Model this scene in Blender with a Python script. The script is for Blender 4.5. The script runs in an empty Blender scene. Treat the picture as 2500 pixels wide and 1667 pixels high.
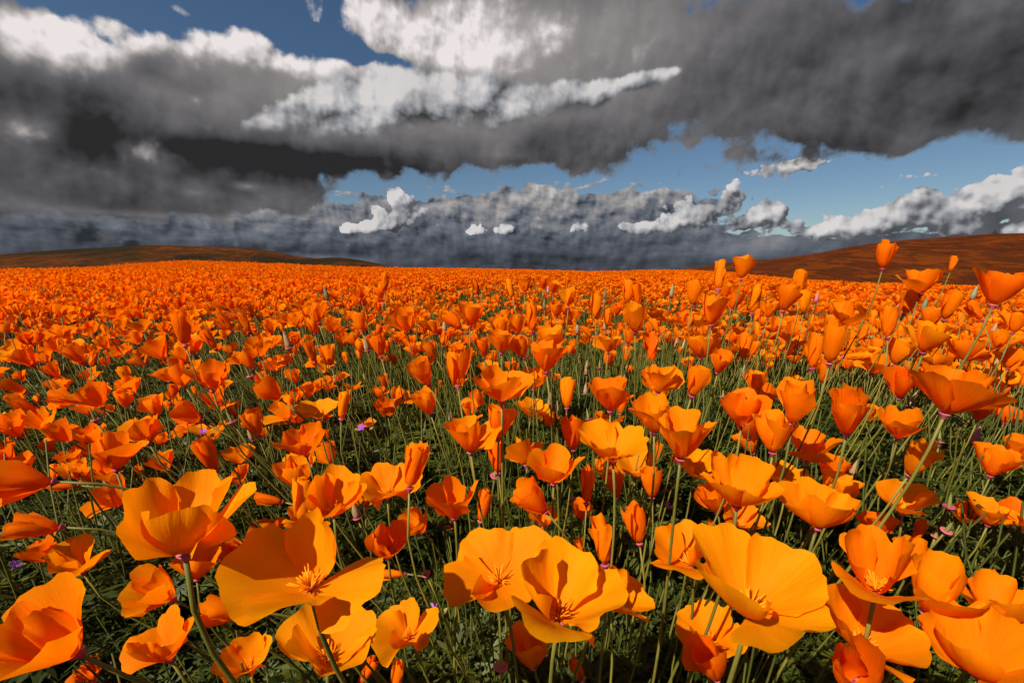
import bpy, math, random
import numpy as np

# ------------------------------------------------------------------ camera, sky, sun, exposure
SC = bpy.context.scene
COL = SC.collection
FPX = 1100.0                       # focal length in photo pixels (photo 2500 wide)
PW, PH = 2500.0, 1667.0
HORIZON = 664.0                    # photo row of the eye level
PITCH = math.atan((PH / 2 - HORIZON) / FPX)
CAM_Z = 0.50

cam_data = bpy.data.cameras.new('camera')
cam_data.sensor_width = 36.0
cam_data.lens = FPX / PW * 36.0
cam_data.clip_start = 0.02
cam_data.clip_end = 20000.0
cam = bpy.data.objects.new('camera', cam_data)
cam.location = (0, 0, CAM_Z)
cam.rotation_euler = (math.pi / 2 - PITCH, 0, 0)
COL.objects.link(cam)
SC.camera = cam

def ray(px, py):
    """world direction (not normalised: depth 1 along the lens axis) through a photo pixel"""
    X = (px - PW / 2) / FPX; Y = (PH / 2 - py) / FPX
    c, s = math.cos(PITCH), math.sin(PITCH)
    return np.array([X, c + s * Y, Y * c - s])

def azel(px, py):
    d = ray(px, py)
    return math.atan2(d[0], d[1]), math.atan2(d[2], math.hypot(d[0], d[1]))

SC.view_settings.view_transform = 'Standard'
SC.view_settings.look = 'None'
SC.view_settings.exposure = 0.7
SC.view_settings.gamma = 1.0
SC.cycles.max_bounces = 5
SC.cycles.diffuse_bounces = 3
SC.cycles.transmission_bounces = 5
SC.cycles.glossy_bounces = 2
SC.cycles.caustics_reflective = False
SC.cycles.caustics_refractive = False
SC.cycles.use_denoising = True
SC.cycles.use_adaptive_sampling = True
SC.cycles.adaptive_threshold = .03
SC.cycles.adaptive_min_samples = 12

SUN_DIR = np.array([-0.55, -0.56, 0.74]); SUN_DIR /= np.linalg.norm(SUN_DIR)
SUN_EL = math.asin(SUN_DIR[2]); SUN_ROT = math.atan2(SUN_DIR[0], SUN_DIR[1])
sun_data = bpy.data.lights.new('sun', 'SUN')
sun_data.energy = 4.6
sun_data.angle = math.radians(0.53)
sun_data.color = (1.0, 0.93, 0.82)
sun = bpy.data.objects.new('sun', sun_data)
COL.objects.link(sun)
from mathutils import Vector
sun.rotation_euler = Vector(SUN_DIR).to_track_quat('Z', 'Y').to_euler()

# ---- a small expression builder for node graphs
class G:
    def __init__(self, tree): self.t = tree
    def n(self, kind, **kw):
        nd = self.t.nodes.new(kind)
        for k, v in kw.items(): setattr(nd, k, v)
        return nd
    def put(self, sock, v):
        if isinstance(v, bpy.types.NodeSocket): self.t.links.new(v, sock)
        else: sock.default_value = v
    def m(self, op, a, b=0.0, c=0.0, clamp=False):
        nd = self.n('ShaderNodeMath', operation=op, use_clamp=clamp)
        self.put(nd.inputs[0], a); self.put(nd.inputs[1], b); self.put(nd.inputs[2], c)
        return nd.outputs[0]
    def add(self, a, b): return self.m('ADD', a, b)
    def sub(self, a, b): return self.m('SUBTRACT', a, b)
    def mul(self, a, b): return self.m('MULTIPLY', a, b)
    def mad(self, a, b, c): return self.m('MULTIPLY_ADD', a, b, c)
    def v(self, op, a, b=(0, 0, 0), c=(0, 0, 0), out=0):
        nd = self.n('ShaderNodeVectorMath', operation=op)
        self.put(nd.inputs[0], a)
        if isinstance(b, float): self.put(nd.inputs[3], b)
        else: self.put(nd.inputs[1], b)
        if op == 'MULTIPLY_ADD': self.put(nd.inputs[2], c)
        return nd.outputs[out]
    def step(self, e0, e1, x, lo=0.0, hi=1.0):
        nd = self.n('ShaderNodeMapRange', interpolation_type='SMOOTHSTEP')
        for i, q in enumerate((x, e0, e1, lo, hi)): self.put(nd.inputs[i], q)
        return nd.outputs[0]
    def noise(self, vec, scale, detail=8.0, rough=0.55, lac=2.0, dist=0.0, color=False):
        nd = self.n('ShaderNodeTexNoise', noise_dimensions='2D')
        self.put(nd.inputs['Vector'], vec)
        for k, q in (('Scale', scale), ('Detail', detail), ('Roughness', rough), ('Lacunarity', lac), ('Distortion', dist)):
            self.put(nd.inputs[k], q)
        return nd.outputs['Color' if color else 'Fac']
    def voro(self, vec, scale, detail=3.0, rough=0.5, smooth=0.6):
        nd = self.n('ShaderNodeTexVoronoi', feature='F1', voronoi_dimensions='2D')
        self.put(nd.inputs['Vector'], vec)
        for k, q in (('Scale', scale), ('Detail', detail), ('Roughness', rough)):
            self.put(nd.inputs[k], q)
        return nd.outputs['Distance']
    def mix(self, f, a, b):
        nd = self.n('ShaderNodeMix', data_type='RGBA')
        self.put(nd.inputs['Factor'], f)
        self.put(nd.inputs[6], a); self.put(nd.inputs[7], b)
        return nd.outputs[2]

world = bpy.data.worlds.new('World'); SC.world = world
world.use_nodes = True
wt = world.node_tree; wt.nodes.clear()
g = G(wt)

tc = g.n('ShaderNodeTexCoord').outputs['Generated']
sx = g.n('ShaderNodeSeparateXYZ'); g.put(sx.inputs[0], tc)
az = g.m('ARCTAN2', sx.outputs[0], sx.outputs[1])
el = g.m('ARCSINE', sx.outputs[2])
cx = g.n('ShaderNodeCombineXYZ'); g.put(cx.inputs[0], az); g.put(cx.inputs[1], el)
P = cx.outputs[0]                                   # (azimuth, elevation) of the view ray, radians

def blobs(p, lst, start=0.0):
    """sum of soft ellipses given as (x, y, rx, ry, weight) in photo pixels, kept as azimuth / elevation"""
    acc = start
    for bx, by, rx, ry, w in lst:
        a0, e0 = azel(bx, by)
        a1, _ = azel(bx + rx, by); a2, _ = azel(bx - rx, by)
        _, e1 = azel(bx, by - ry); _, e2 = azel(bx, by + ry)
        ra, re = (a1 - a2) / 2, (e1 - e2) / 2
        q = g.v('MULTIPLY_ADD', p, (1 / ra, 1 / re, 0), (-a0 / ra, -e0 / re, 0))
        d = g.v('DOT_PRODUCT', q, q, out=1)
        acc = g.mad(g.m('POWER', 0.36788, d), w, acc)
    return acc

def warp(p, scale, amt, detail=3.0):
    c = g.noise(p, scale, detail, color=True)
    c = g.v('MULTIPLY_ADD', c, (amt, amt, 0), (-amt * .5, -amt * .5, 0))
    return g.v('ADD', p, c)

def shift(p, da, de): return g.v('ADD', p, (da, de, 0))

SKYK = .61
def tone(lum, tint):
    """grey level -> linear colour"""
    nd = g.n('ShaderNodeCombineXYZ')
    for i in range(3): g.put(nd.inputs[i], g.mul(lum, tint[i] * SKYK))
    return nd.outputs[0]

# clear sky
sky = g.n('ShaderNodeTexSky', sky_type='NISHITA')
sky.sun_disc = False; sky.sun_elevation = SUN_EL; sky.sun_rotation = SUN_ROT
sky.air_density = 1.0; sky.dust_density = 0.4; sky.ozone_density = 2.0
hs = g.n('ShaderNodeHueSaturation')
g.put(hs.inputs['Color'], sky.outputs[0]); g.put(hs.inputs['Saturation'], 1.15); g.put(hs.inputs['Value'], 0.040)
col = hs.outputs[0]

LSUN = (-0.030, 0.034)              # towards the sun, in azimuth / elevation
# shared cloud texture: large swells, billows, fine puffs; billows and puffs also sampled a little nearer the sun
W0 = warp(P, 6.0, .022, 2.0)
NL = g.noise(W0, 3.0, 3.0, .5)
NA = g.noise(W0, 8.5, 8.0, .55)
NB = g.noise(W0, 30.0, 4.0, .52)
VB = g.voro(W0, 13.0, 3.0, .5)
SA = g.noise(W0, 10.0, 3.0, .48); SAs = g.noise(shift(W0, -.016, .022), 10.0, 3.0, .48)
SB = g.noise(W0, 34.0, 2.5, .5); SBs = g.noise(shift(W0, -.006, .008), 34.0, 2.5, .5)
VBs = g.voro(shift(W0, -.012, .016), 13.0, 3.0, .5); RELV = g.sub(VBs, VB)
VS = g.voro(W0, 27.0, 2.0, .5); VSs = g.voro(shift(W0, -.007, .009), 27.0, 2.0, .5); RELS = g.sub(VSs, VS); cS = g.sub(.40, VS)
cL = g.sub(NL, .5); cA = g.sub(NA, .5); cB = g.sub(NB, .5); cV = g.sub(.40, VB)
RELA = g.sub(SA, SAs); RELB = g.sub(SB, SBs)

def mixsh(f, a, b):
    mx = g.n('ShaderNodeMixShader'); g.put(mx.inputs[0], f)
    wt.links.new(a, mx.inputs[1]); wt.links.new(b, mx.inputs[2])
    return mx.outputs[0]
def emit(c):
    b = g.n('ShaderNodeBackground'); g.put(b.inputs['Color'], c); g.put(b.inputs['Strength'], 1.0)
    return b.outputs[0]
def grey(lum, lo=.024, hi=.80):
    lum = g.m('MINIMUM', g.m('MAXIMUM', lum, lo), hi)
    return g.mix(g.step(.04, .3, lum), tone(lum, (1.0, .975, 1.04)), tone(lum, (1.04, .97, .955)))

# --- far bank along the horizon
def far_bank(col):
    ps = g.v('MULTIPLY', W0, (1.0, 4.5, 1.0))
    n = g.noise(ps, 9.0, 6.0, 0.60)
    f = blobs(P, [(1250, 590, 560, 120, 1.25), (700, 620, 420, 110, 0.8), (0, 600, 700, 130, 1.3), (2500, 610, 520, 80, .9), (1600, 640, 500, 45, .8), (1500, 500, 350, 60, .35), (2100, 640, 380, 45, .8), (1950, 520, 110, 50, -.45)])
    f = g.mad(g.sub(n, .5), .9, g.mad(cB, .5, f))
    a = g.step(.50, .60, f)
    h = g.step(.02, .18, el)                    # paler towards its top
    lum = g.mad(h, .17, .078)
    lum = g.mad(RELS, g.mad(h, .22, .03), lum); lum = g.mad(g.m('MAXIMUM', cS, 0.0), g.mad(h, .34, .06), lum)
    lum = g.mad(RELA, g.mad(h, .25, .10), lum)
    lum = g.mad(RELB, g.mad(h, .14, .02), lum)
    lum = g.mad(g.sub(n, .5), g.mad(h, .34, .10), lum)
    lum = g.add(lum, blobs(P, [(800, 640, 130, 16, .13), (1850, 600, 160, 26, .10), (1250, 470, 400, 30, .06), (300, 600, 500, 60, -.02), (1200, 640, 700, 25, -.02)]))
    lum = g.m('MAXIMUM', lum, .030)
    c = g.mix(g.step(.08, .32, lum), tone(lum, (.86, .98, 1.22)), tone(lum, (1.03, .99, .99)))
    return g.mix(a, col, c)

# --- cumulus heads: bumpy outline, lit towards the sun
def cumulus(lst, cV, rv, na, nb, vb, thr, soft, dark, bright, kb, ka, kr, bottom=(), fade=0.0):
    b0 = blobs(P, lst)
    b1 = blobs(shift(P, LSUN[0] * .5, LSUN[1] * .5), lst)
    rag = g.mad(cA, na, g.mad(cB, nb, g.mul(cV, vb)))
    f = g.mad(rag, g.step(.04, .30, b0), b0)
    a = g.step(thr, thr + soft, f)
    lit = g.mad(g.sub(b0, b1), kb, .40)
    lit = g.mad(RELB, kr, lit)
    lit = g.mad(RELA, ka, lit)
    lit = g.mad(cV, .16, lit); lit = g.mad(rv, .60, lit)
    low = blobs(P, bottom)
    lit = g.add(lit, low)
    if fade: a = g.mul(a, g.step(-.22, fade, g.mad(RELA, .8, g.mad(cA, .5, g.add(low, .25)))))
    lit = g.m('MINIMUM', g.m('MAXIMUM', lit, 0.0), 1.0)
    lum = g.mad(lit, bright - dark, g.m('MAXIMUM', g.mad(cA, .16, g.mad(RELA, .10, dark)), .03))
    c = g.mix(lit, tone(lum, (.93, .98, 1.10)), tone(lum, (1.01, .97, .96)))
    return a, c

small = [(910, 550, 80, 22, 1.0), (945, 525, 48, 34, .95), (990, 490, 34, 34, .95), (955, 478, 22, 20, .8), (1010, 530, 40, 30, .8), (860, 560, 40, 12, .7),
         (1215, 560, 60, 18, .95), (1150, 567, 25, 9, .7), (1410, 545, 45, 26, .75),
         (1620, 545, 95, 30, 1.0), (1700, 515, 60, 40, 1.0), (1560, 560, 50, 16, .8),
         (1800, 475, 65, 42, .8), (1850, 545, 95, 32, .95), (1885, 515, 45, 30, .8),
         (1990, 565, 80, 26, .95), (2080, 545, 70, 36, .95), (2160, 560, 80, 30, .9),
         (2220, 490, 85, 48, 1.0), (2180, 530, 70, 30, .8), (2400, 500, 110, 50, 1.1), (2470, 450, 80, 50, 1.1), (2340, 545, 110, 35, .9), (2620, 470, 150, 80, 1.0),
         (1930, 405, 80, 24, .85), (1990, 395, 60, 20, .6), (1910, 460, 40, 22, .7), (2030, 440, 40, 14, .6), (2270, 425, 70, 12, .55), (2480, 560, 50, 16, .8)]
def low_sky():
    c = far_bank(col)
    a, cc = cumulus(small, cS, RELS, .9, .9, .85, .36, .12, .10, .66, .7, .8, 1.3,
              bottom=[(2240, 500, 70, 60, -.28), (1810, 490, 70, 40, -.15), (1000, 530, 40, 60, -.2), (1760, 540, 40, 40, -.25),
                      (2450, 520, 140, 30, -.3), (2430, 450, 80, 40, .25), (1920, 410, 110, 50, .1), (880, 540, 60, 40, .25), (1640, 530, 80, 30, .2)])
    return g.mix(a, c, cc)

# --- the great dark deck
def deck():
    lst = [(-400, 300, 450, 330, 1.2), (60, 300, 330, 190, 1.1), (400, 330, 330, 150, 1.1), (700, 320, 260, 140, 1.0), (290, 62, 70, 36, .5), (480, 78, 90, 34, .5), (650, 78, 70, 34, .45), (130, 130, 170, 75, .75), (470, 165, 190, 65, .7),
           (730, 190, 160, 70, .8), (250, 470, 420, 60, .8), (600, 460, 260, 50, .7),
           (900, 340, 260, 80, .8), (1150, 360, 280, 60, .9), (1010, 70, 230, 110, .9), (1300, 130, 320, 150, 1.0), (1650, 170, 380, 190, 1.1), (2050, 180, 360, 180, 1.1), (2450, 170, 330, 150, 1.1),
           (1250, 270, 320, 95, .8), (1400, 375, 130, 55, .6), (2080, 365, 150, 55, .6), (2900, 200, 500, 250, 1.1), (1300, -250, 1800, 190, 1.1), (430, 22, 80, 22, .75), (30, 10, 90, 60, .5),
           (290, -5, 110, 32, -.8), (590, 15, 100, 40, -1.0), (780, 100, 100, 28, -.8), (920, 145, 90, 24, -.7), (1030, 185, 45, 16, -.5), (2300, 400, 200, 45, -.4)]
    f = blobs(P, lst)
    f = g.mad(cA, 1.5, f); f = g.mad(cB, .4, f); f = g.mad(cV, .30, f)
    a = g.step(.38, .68, f)
    lit = blobs(P, [(80, 90, 160, 78, 1.1), (240, 120, 80, 55, .75), (320, 78, 80, 44, .75), (480, 100, 110, 52, .8), (640, 100, 110, 58, .85), (740, 145, 100, 50, .75), (850, 170, 80, 36, .55), (430, 25, 90, 30, .5),
                    (800, 20, 140, 40, .6), (1000, 70, 230, 95, .66), (1190, 100, 200, 95, .40), (1450, 60, 280, 110, .17), (1330, 170, 200, 60, .16),
                    (60, 310, 90, 50, .42), (20, 500, 180, 26, .24), (350, 375, 75, 40, .38), (250, 430, 90, 26, .26), (420, 310, 60, 30, .22), (480, 470, 40, 10, .16), (600, 455, 35, 9, .40), (480, 245, 14, 10, .34), (350, 525, 210, 9, .26), (760, 538, 110, 9, .3), (120, 558, 90, 4, .3),
                    (1700, 130, 260, 100, .05), (1250, 380, 60, 12, .2)])
    puff = g.mad(cA, .9, g.mad(cB, .25, g.mad(cV, .35, lit)))
    Lw = g.mul(g.step(.10, .75, puff), g.step(.02, .35, lit))
    lum = g.mad(cL, .18, .086)
    lum = g.mad(RELA, .10, lum); lum = g.mad(RELB, .02, lum); lum = g.mad(RELV, .04, lum)
    lum = g.mad(lit, .22, lum)
    lum = g.mad(Lw, g.mad(RELA, .9, g.mad(RELB, .5, g.mad(RELV, .45, .40))), lum)
    lum = g.mad(g.m('MAXIMUM', cA, 0.0), .11, lum)
    lum = g.add(lum, blobs(P, [(500, 385, 330, 60, -.045), (850, 400, 250, 40, -.05), (1450, 360, 150, 60, -.018), (2080, 360, 200, 60, -.020), (2450, 150, 300, 300, -.028), (150, 220, 250, 60, -.012), (700, 220, 200, 50, .03), (950, 265, 360, 85, .10), (1300, 255, 260, 70, .09), (850, 400, 420, 42, -.06), (420, 360, 260, 40, -.03), (1250, 80, 360, 130, .15), (1650, 70, 320, 130, .05), (350, 260, 330, 60, .03)]))
    lum = g.mad(g.step(.66, .44, f), .06, lum)
    return a, grey(lum)

# --- the bright cumulus in front of the deck
mid = [(640, 315, 80, 32, .8), (720, 290, 80, 55, 1.0), (800, 270, 80, 65, 1.0), (900, 265, 110, 90, 1.15), (980, 220, 70, 62, 1.0), (1040, 255, 80, 70, 1.0), (1120, 280, 120, 80, 1.2),
       (1240, 270, 120, 82, 1.1), (1350, 265, 100, 58, .95), (1440, 235, 90, 40, .95), (1530, 203, 80, 24, .9), (1610, 178, 55, 15, .8), (820, 340, 130, 30, .8), (1000, 340, 200, 35, .8), (1290, 405, 50, 22, .8),
       (520, 320, 90, 22, .55)]
am, cm = cumulus(mid, cV, RELV, 1.2, .35, .60, .28, .42, .060, .64, .7, 1.5, .6, fade=.30,
              bottom=[(850, 385, 300, 58, -.66), (1150, 372, 280, 62, -.66), (1420, 312, 130, 52, -.55), (1300, 300, 150, 40, -.15), (560, 340, 120, 30, -.32), (900, 250, 140, 70, .30), (1010, 225, 90, 50, .20), (1250, 260, 170, 50, .14), (1300, 410, 60, 20, .2)])
ad, cd = deck()
framed = mixsh(g.m('LESS_THAN', el, .30), emit(col), emit(low_sky()))        # the low layers lie below 17 degrees
framed = mixsh(am, mixsh(ad, framed, emit(cd)), emit(cm))

# --- elsewhere the same broken storm sky goes on
fo = g.mad(cA, 1.7, g.mad(cL, 1.6, g.mad(cB, .6, .62)))
lo = g.mad(cL, .16, g.mad(RELA, .5, g.mad(g.m('MAXIMUM', cA, 0.0), .7, .12)))
around = mixsh(g.mul(g.step(.40, .64, fo), g.step(-.03, .02, el)), emit(col), emit(grey(lo)))
out = g.m('MAXIMUM', g.step(1.0, 1.4, g.m('ABSOLUTE', az)), g.step(.66, .90, el))
wo = g.n('ShaderNodeOutputWorld'); wt.links.new(mixsh(out, framed, around), wo.inputs['Surface'])
world.cycles.sampling_method = 'NONE'

# ------------------------------------------------------------------ helpers
def mesh_obj(name, verts, faces, mat, parent=None, loc=(0, 0, 0), smooth=True, uv=None, tint=None, mats=None, midx=None):
    me = bpy.data.meshes.new(name)
    me.from_pydata([tuple(map(float, v)) for v in verts], [], [tuple(map(int, f)) for f in faces])
    if uv is not None:
        lay = me.uv_layers.new(name='UVMap')
        li = np.empty(len(me.loops), dtype=np.int32); me.loops.foreach_get('vertex_index', li)
        lay.data.foreach_set('uv', np.asarray(uv, dtype=np.float32)[li].ravel())
    if tint is not None:
        at = me.attributes.new('tint', 'FLOAT', 'POINT')
        at.data.foreach_set('value', np.broadcast_to(np.asarray(tint, dtype=np.float32), (len(me.vertices),)).copy())
    for m_ in (mats or [mat]): me.materials.append(m_)
    if midx is not None: me.polygons.foreach_set('material_index', np.asarray(midx, dtype=np.int32))
    if smooth: me.polygons.foreach_set('use_smooth', [True] * len(me.polygons))
    me.update()
    o = bpy.data.objects.new(name, me)
    o.location = loc
    if parent is not None: o.parent = parent
    return o

def link(o): COL.objects.link(o); return o

def tag(o, label=None, cat=None, group=None, kind=None):
    for k, v in (('label', label), ('category', cat), ('group', group), ('kind', kind)):
        if v: o[k] = v
    return o

def grid_faces(nu, nv):
    return [(i * nv + j, i * nv + j + 1, (i + 1) * nv + j + 1, (i + 1) * nv + j) for i in range(nu - 1) for j in range(nv - 1)]

def norm(v):
    v = np.asarray(v, float); return v / (np.linalg.norm(v) + 1e-12)

def tube(path, radii, n=6, cap=True):
    path = np.asarray(path, float); k = len(path)
    if np.isscalar(radii): radii = [radii] * k
    V = []; F = []
    ref = np.array([1.0, .13, .07])
    for i in range(k):
        t = norm(path[min(i + 1, k - 1)] - path[max(i - 1, 0)])
        a = norm(np.cross(t, ref)); b = np.cross(t, a)
        for j in range(n):
            q = 2 * math.pi * j / n
            V.append(path[i] + radii[i] * (math.cos(q) * a + math.sin(q) * b))
    for i in range(k - 1):
        for j in range(n):
            F.append((i * n + j, i * n + (j + 1) % n, (i + 1) * n + (j + 1) % n, (i + 1) * n + j))
    if cap: F.append(tuple((k - 1) * n + j for j in range(n)))
    return V, F

def lathe(prof, n, base, axis, xdir=None):
    """prof: list of (r, h); spun about axis from base"""
    axis = norm(axis)
    a = norm(np.cross(axis, [0.31, 0.9, 0.2])); b = np.cross(axis, a)
    V = []; F = []
    for r, h in prof:
        for j in range(n):
            q = 2 * math.pi * j / n
            V.append(np.asarray(base) + axis * h + r * (math.cos(q) * a + math.sin(q) * b))
    for i in range(len(prof) - 1):
        for j in range(n):
            F.append((i * n + j, i * n + (j + 1) % n, (i + 1) * n + (j + 1) % n, (i + 1) * n + j))
    return V, F

def bezier(p0, p1, p2, p3, n):
    t = np.linspace(0, 1, n)[:, None]
    return (1 - t) ** 3 * p0 + 3 * (1 - t) ** 2 * t * p1 + 3 * (1 - t) * t * t * p2 + t ** 3 * p3

class VN:
    """cheap value noise for terrain and density"""
    def __init__(self, seed): self.t = np.random.RandomState(seed).rand(64, 64)
    def __call__(self, x, y):
        x = np.asarray(x, float); y = np.asarray(y, float)
        xi = np.floor(x).astype(int); yi = np.floor(y).astype(int)
        fx = x - xi; fy = y - yi; fx = fx * fx * (3 - 2 * fx); fy = fy * fy * (3 - 2 * fy)
        T = self.t
        a = T[xi % 64, yi % 64]; b = T[(xi + 1) % 64, yi % 64]; c = T[xi % 64, (yi + 1) % 64]; d = T[(xi + 1) % 64, (yi + 1) % 64]
        return (a * (1 - fx) + b * fx) * (1 - fy) + (c * (1 - fx) + d * fx) * fy
vn = VN(5)
def fbm(x, y, o=4):
    s = 0; a = .5
    for i in range(o):
        s = s + a * vn(x * 2 ** i + 7.3 * i, y * 2 ** i + 3.1 * i); a *= .5
    return s

# ------------------------------------------------------------------ materials
def material(name):
    m = bpy.data.materials.new(name); m.use_nodes = True
    m.node_tree.nodes.clear()
    return m, G(m.node_tree)

def finish(gm, shader):
    o = gm.n('ShaderNodeOutputMaterial'); gm.t.links.new(shader, o.inputs['Surface'])

def principled(gm, color, rough=.6, spec=.3, normal=None):
    b = gm.n('ShaderNodeBsdfPrincipled')
    gm.put(b.inputs['Base Color'], color); gm.put(b.inputs['Roughness'], rough); gm.put(b.inputs['Specular IOR Level'], spec)
    if normal is not None: gm.put(b.inputs['Normal'], normal)
    return b.outputs[0]

def translucent(gm, shader, color, fac, normal=None):
    t = gm.n('ShaderNodeBsdfTranslucent'); gm.put(t.inputs['Color'], color)
    if normal is not None: gm.put(t.inputs['Normal'], normal)
    mx = gm.n('ShaderNodeMixShader'); gm.put(mx.inputs[0], fac)
    gm.t.links.new(shader, mx.inputs[1]); gm.t.links.new(t.outputs[0], mx.inputs[2])
    return mx.outputs[0]

def rgb(r, g_, b): return (r, g_, b, 1.0)

def petal_material():
    m, gm = material('petal')
    uv = gm.n('ShaderNodeTexCoord').outputs['UV']
    s = gm.n('ShaderNodeSeparateXYZ'); gm.put(s.inputs[0], uv)
    u, v = s.outputs[0], s.outputs[1]
    at = gm.n('ShaderNodeAttribute', attribute_name='tint').outputs['Fac']
    rnd = gm.n('ShaderNodeObjectInfo').outputs['Random']
    st = gm.v('MULTIPLY', uv, (48.0, 1.6, 1.0))
    off = gm.n('ShaderNodeCombineXYZ'); gm.put(off.inputs[0], gm.mul(rnd, 37.0)); gm.put(off.inputs[1], gm.mul(rnd, 11.0))
    stv = gm.v('ADD', st, off.outputs[0])
    streak = gm.noise(stv, 1.0, 4.0, .6)
    blot = gm.noise(gm.v('ADD', uv, off.outputs[0]), 3.0, 3.0, .5)
    t = gm.mad(at, .80, -.12)
    t = gm.mad(gm.m('POWER', v, 1.3), .34, gm.sub(t, .06))
    t = gm.mad(gm.sub(streak, .5), .46, t)
    t = gm.mad(gm.sub(blot, .5), .22, t)
    t = gm.mad(gm.sub(rnd, .5), .12, t)
    t = gm.m('MINIMUM', gm.m('MAXIMUM', t, 0.0), 1.0)
    col = gm.mix(t, rgb(.90, .140, .0010), rgb(.98, .355, .0018))
    tcol = gm.mix(t, rgb(.97, .135, .0004), rgb(1.0, .30, .0008))
    h = gm.mad(streak, .8, gm.mul(blot, .5))
    bp = gm.n('ShaderNodeBump'); gm.put(bp.inputs['Strength'], .3); gm.put(bp.inputs['Distance'], .0012); gm.put(bp.inputs['Height'], h)
    sh = principled(gm, col, .6, .05, bp.outputs[0])
    finish(gm, translucent(gm, sh, tcol, .50))
    return m

def simple(name, c0, c1, rough=.6, spec=.3, scale=40.0, trans=0.0, tc=None):
    m, gm = material(name)
    p = gm.n('ShaderNodeTexCoord').outputs['Object']
    rnd = gm.n('ShaderNodeObjectInfo').outputs['Random']
    nd = gm.n('ShaderNodeTexNoise'); gm.put(nd.inputs['Vector'], p); gm.put(nd.inputs['Scale'], scale); gm.put(nd.inputs['Detail'], 3.0)
    t = gm.mad(gm.sub(rnd, .5), .5, nd.outputs['Fac'])
    t = gm.step(.25, .75, t)
    col = gm.mix(t, rgb(*c0), rgb(*c1))
    sh = principled(gm, col, rough, spec)
    if trans: sh = translucent(gm, sh, rgb(*(tc or c1)), trans)
    finish(gm, sh)
    return m

M_PETAL = petal_material()
M_STEM = simple('stem_green', (.105, .10, .012), (.185, .155, .022), .55, .35, 30.0)
M_LEAF = simple('leaf_green', (.026, .038, .003), (.085, .098, .008), .55, .35, 25.0, .30, (.14, .16, .008))
M_STALK = simple('stalk_green', (.052, .062, .006), (.125, .122, .014), .55, .35, 12.0, .15, (.16, .22, .02))
M_COLLAR = simple('collar_pink', (.42, .055, .11), (.52, .13, .15), .5, .3, 200.0, .2, (.7, .2, .25))
M_STAMEN = simple('stamen_yellow', (.93, .27, .002), (.97, .38, .004), .6, .2, 200.0, .3, (1.0, .45, .0))
M_BUD = simple('bud_tan', (.30, .17, .085), (.34, .23, .11), .55, .3, 120.0)
M_BUDGREEN = simple('bud_green', (.12, .145, .06), (.22, .21, .09), .55, .3, 120.0)
M_BUDPINK = simple('bud_pink', (.42, .13, .16), (.45, .20, .17), .55, .3, 120.0)
M_POD = simple('pod_green', (.18, .19, .05), (.28, .24, .07), .55, .3, 120.0)
M_PURPLE = simple('purple_petal', (.22, .04, .42), (.36, .10, .55), .5, .2, 200.0, .3, (.5, .1, .7))

def ground_material():
    m, gm = material('soil')
    p = gm.n('ShaderNodeTexCoord').outputs['Object']
    n1 = gm.noise(p, 9.0, 8.0, .65); n2 = gm.noise(p, .45, 6.0, .6); n3 = gm.noise(p, 60.0, 5.0, .7)
    soil = gm.mix(gm.step(.35, .65, n3), rgb(.040, .028, .016), rgb(.095, .066, .038))
    green = gm.mix(gm.step(.3, .7, n3), rgb(.034, .052, .010), rgb(.085, .095, .020))
    c = gm.mix(gm.step(.40, .58, n1), soil, green)
    # beyond the field the poppies cannot be told apart
    far = gm.step(24.0, 34.0, gm.v('LENGTH', p, out=1))
    orange = gm.mix(gm.step(.42, .60, n2), rgb(.10, .10, .02), rgb(.55, .10, .004))
    c = gm.mix(far, c, orange)
    bp = gm.n('ShaderNodeBump'); gm.put(bp.inputs['Strength'], .8); gm.put(bp.inputs['Distance'], .02); gm.put(bp.inputs['Height'], n3)
    finish(gm, principled(gm, c, .9, .15, bp.outputs[0]))
    return m
M_SOIL = ground_material()

def hill_material(name, dull, thr):  # base colours kept dark: cloud shade over the hills is painted in
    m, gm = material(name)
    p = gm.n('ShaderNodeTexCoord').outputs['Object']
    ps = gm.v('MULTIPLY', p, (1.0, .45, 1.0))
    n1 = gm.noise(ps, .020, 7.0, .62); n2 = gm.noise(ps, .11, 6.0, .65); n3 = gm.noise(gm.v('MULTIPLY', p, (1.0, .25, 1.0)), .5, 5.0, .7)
    poppy = gm.mix(gm.step(.42, .60, n2), rgb(.070, .013, .0010) if not dull else rgb(.050, .016, .003), rgb(.135, .026, .0012) if not dull else rgb(.115, .032, .004))  # poppy tones far below the field's, with the cloud shadow in the colour
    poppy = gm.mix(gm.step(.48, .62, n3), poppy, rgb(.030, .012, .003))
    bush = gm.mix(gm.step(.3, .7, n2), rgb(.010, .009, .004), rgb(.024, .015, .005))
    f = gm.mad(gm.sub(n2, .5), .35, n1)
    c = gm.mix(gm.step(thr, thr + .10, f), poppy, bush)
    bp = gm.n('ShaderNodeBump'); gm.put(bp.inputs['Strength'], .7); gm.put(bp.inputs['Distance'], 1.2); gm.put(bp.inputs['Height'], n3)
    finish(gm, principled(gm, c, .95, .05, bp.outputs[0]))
    return m

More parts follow.
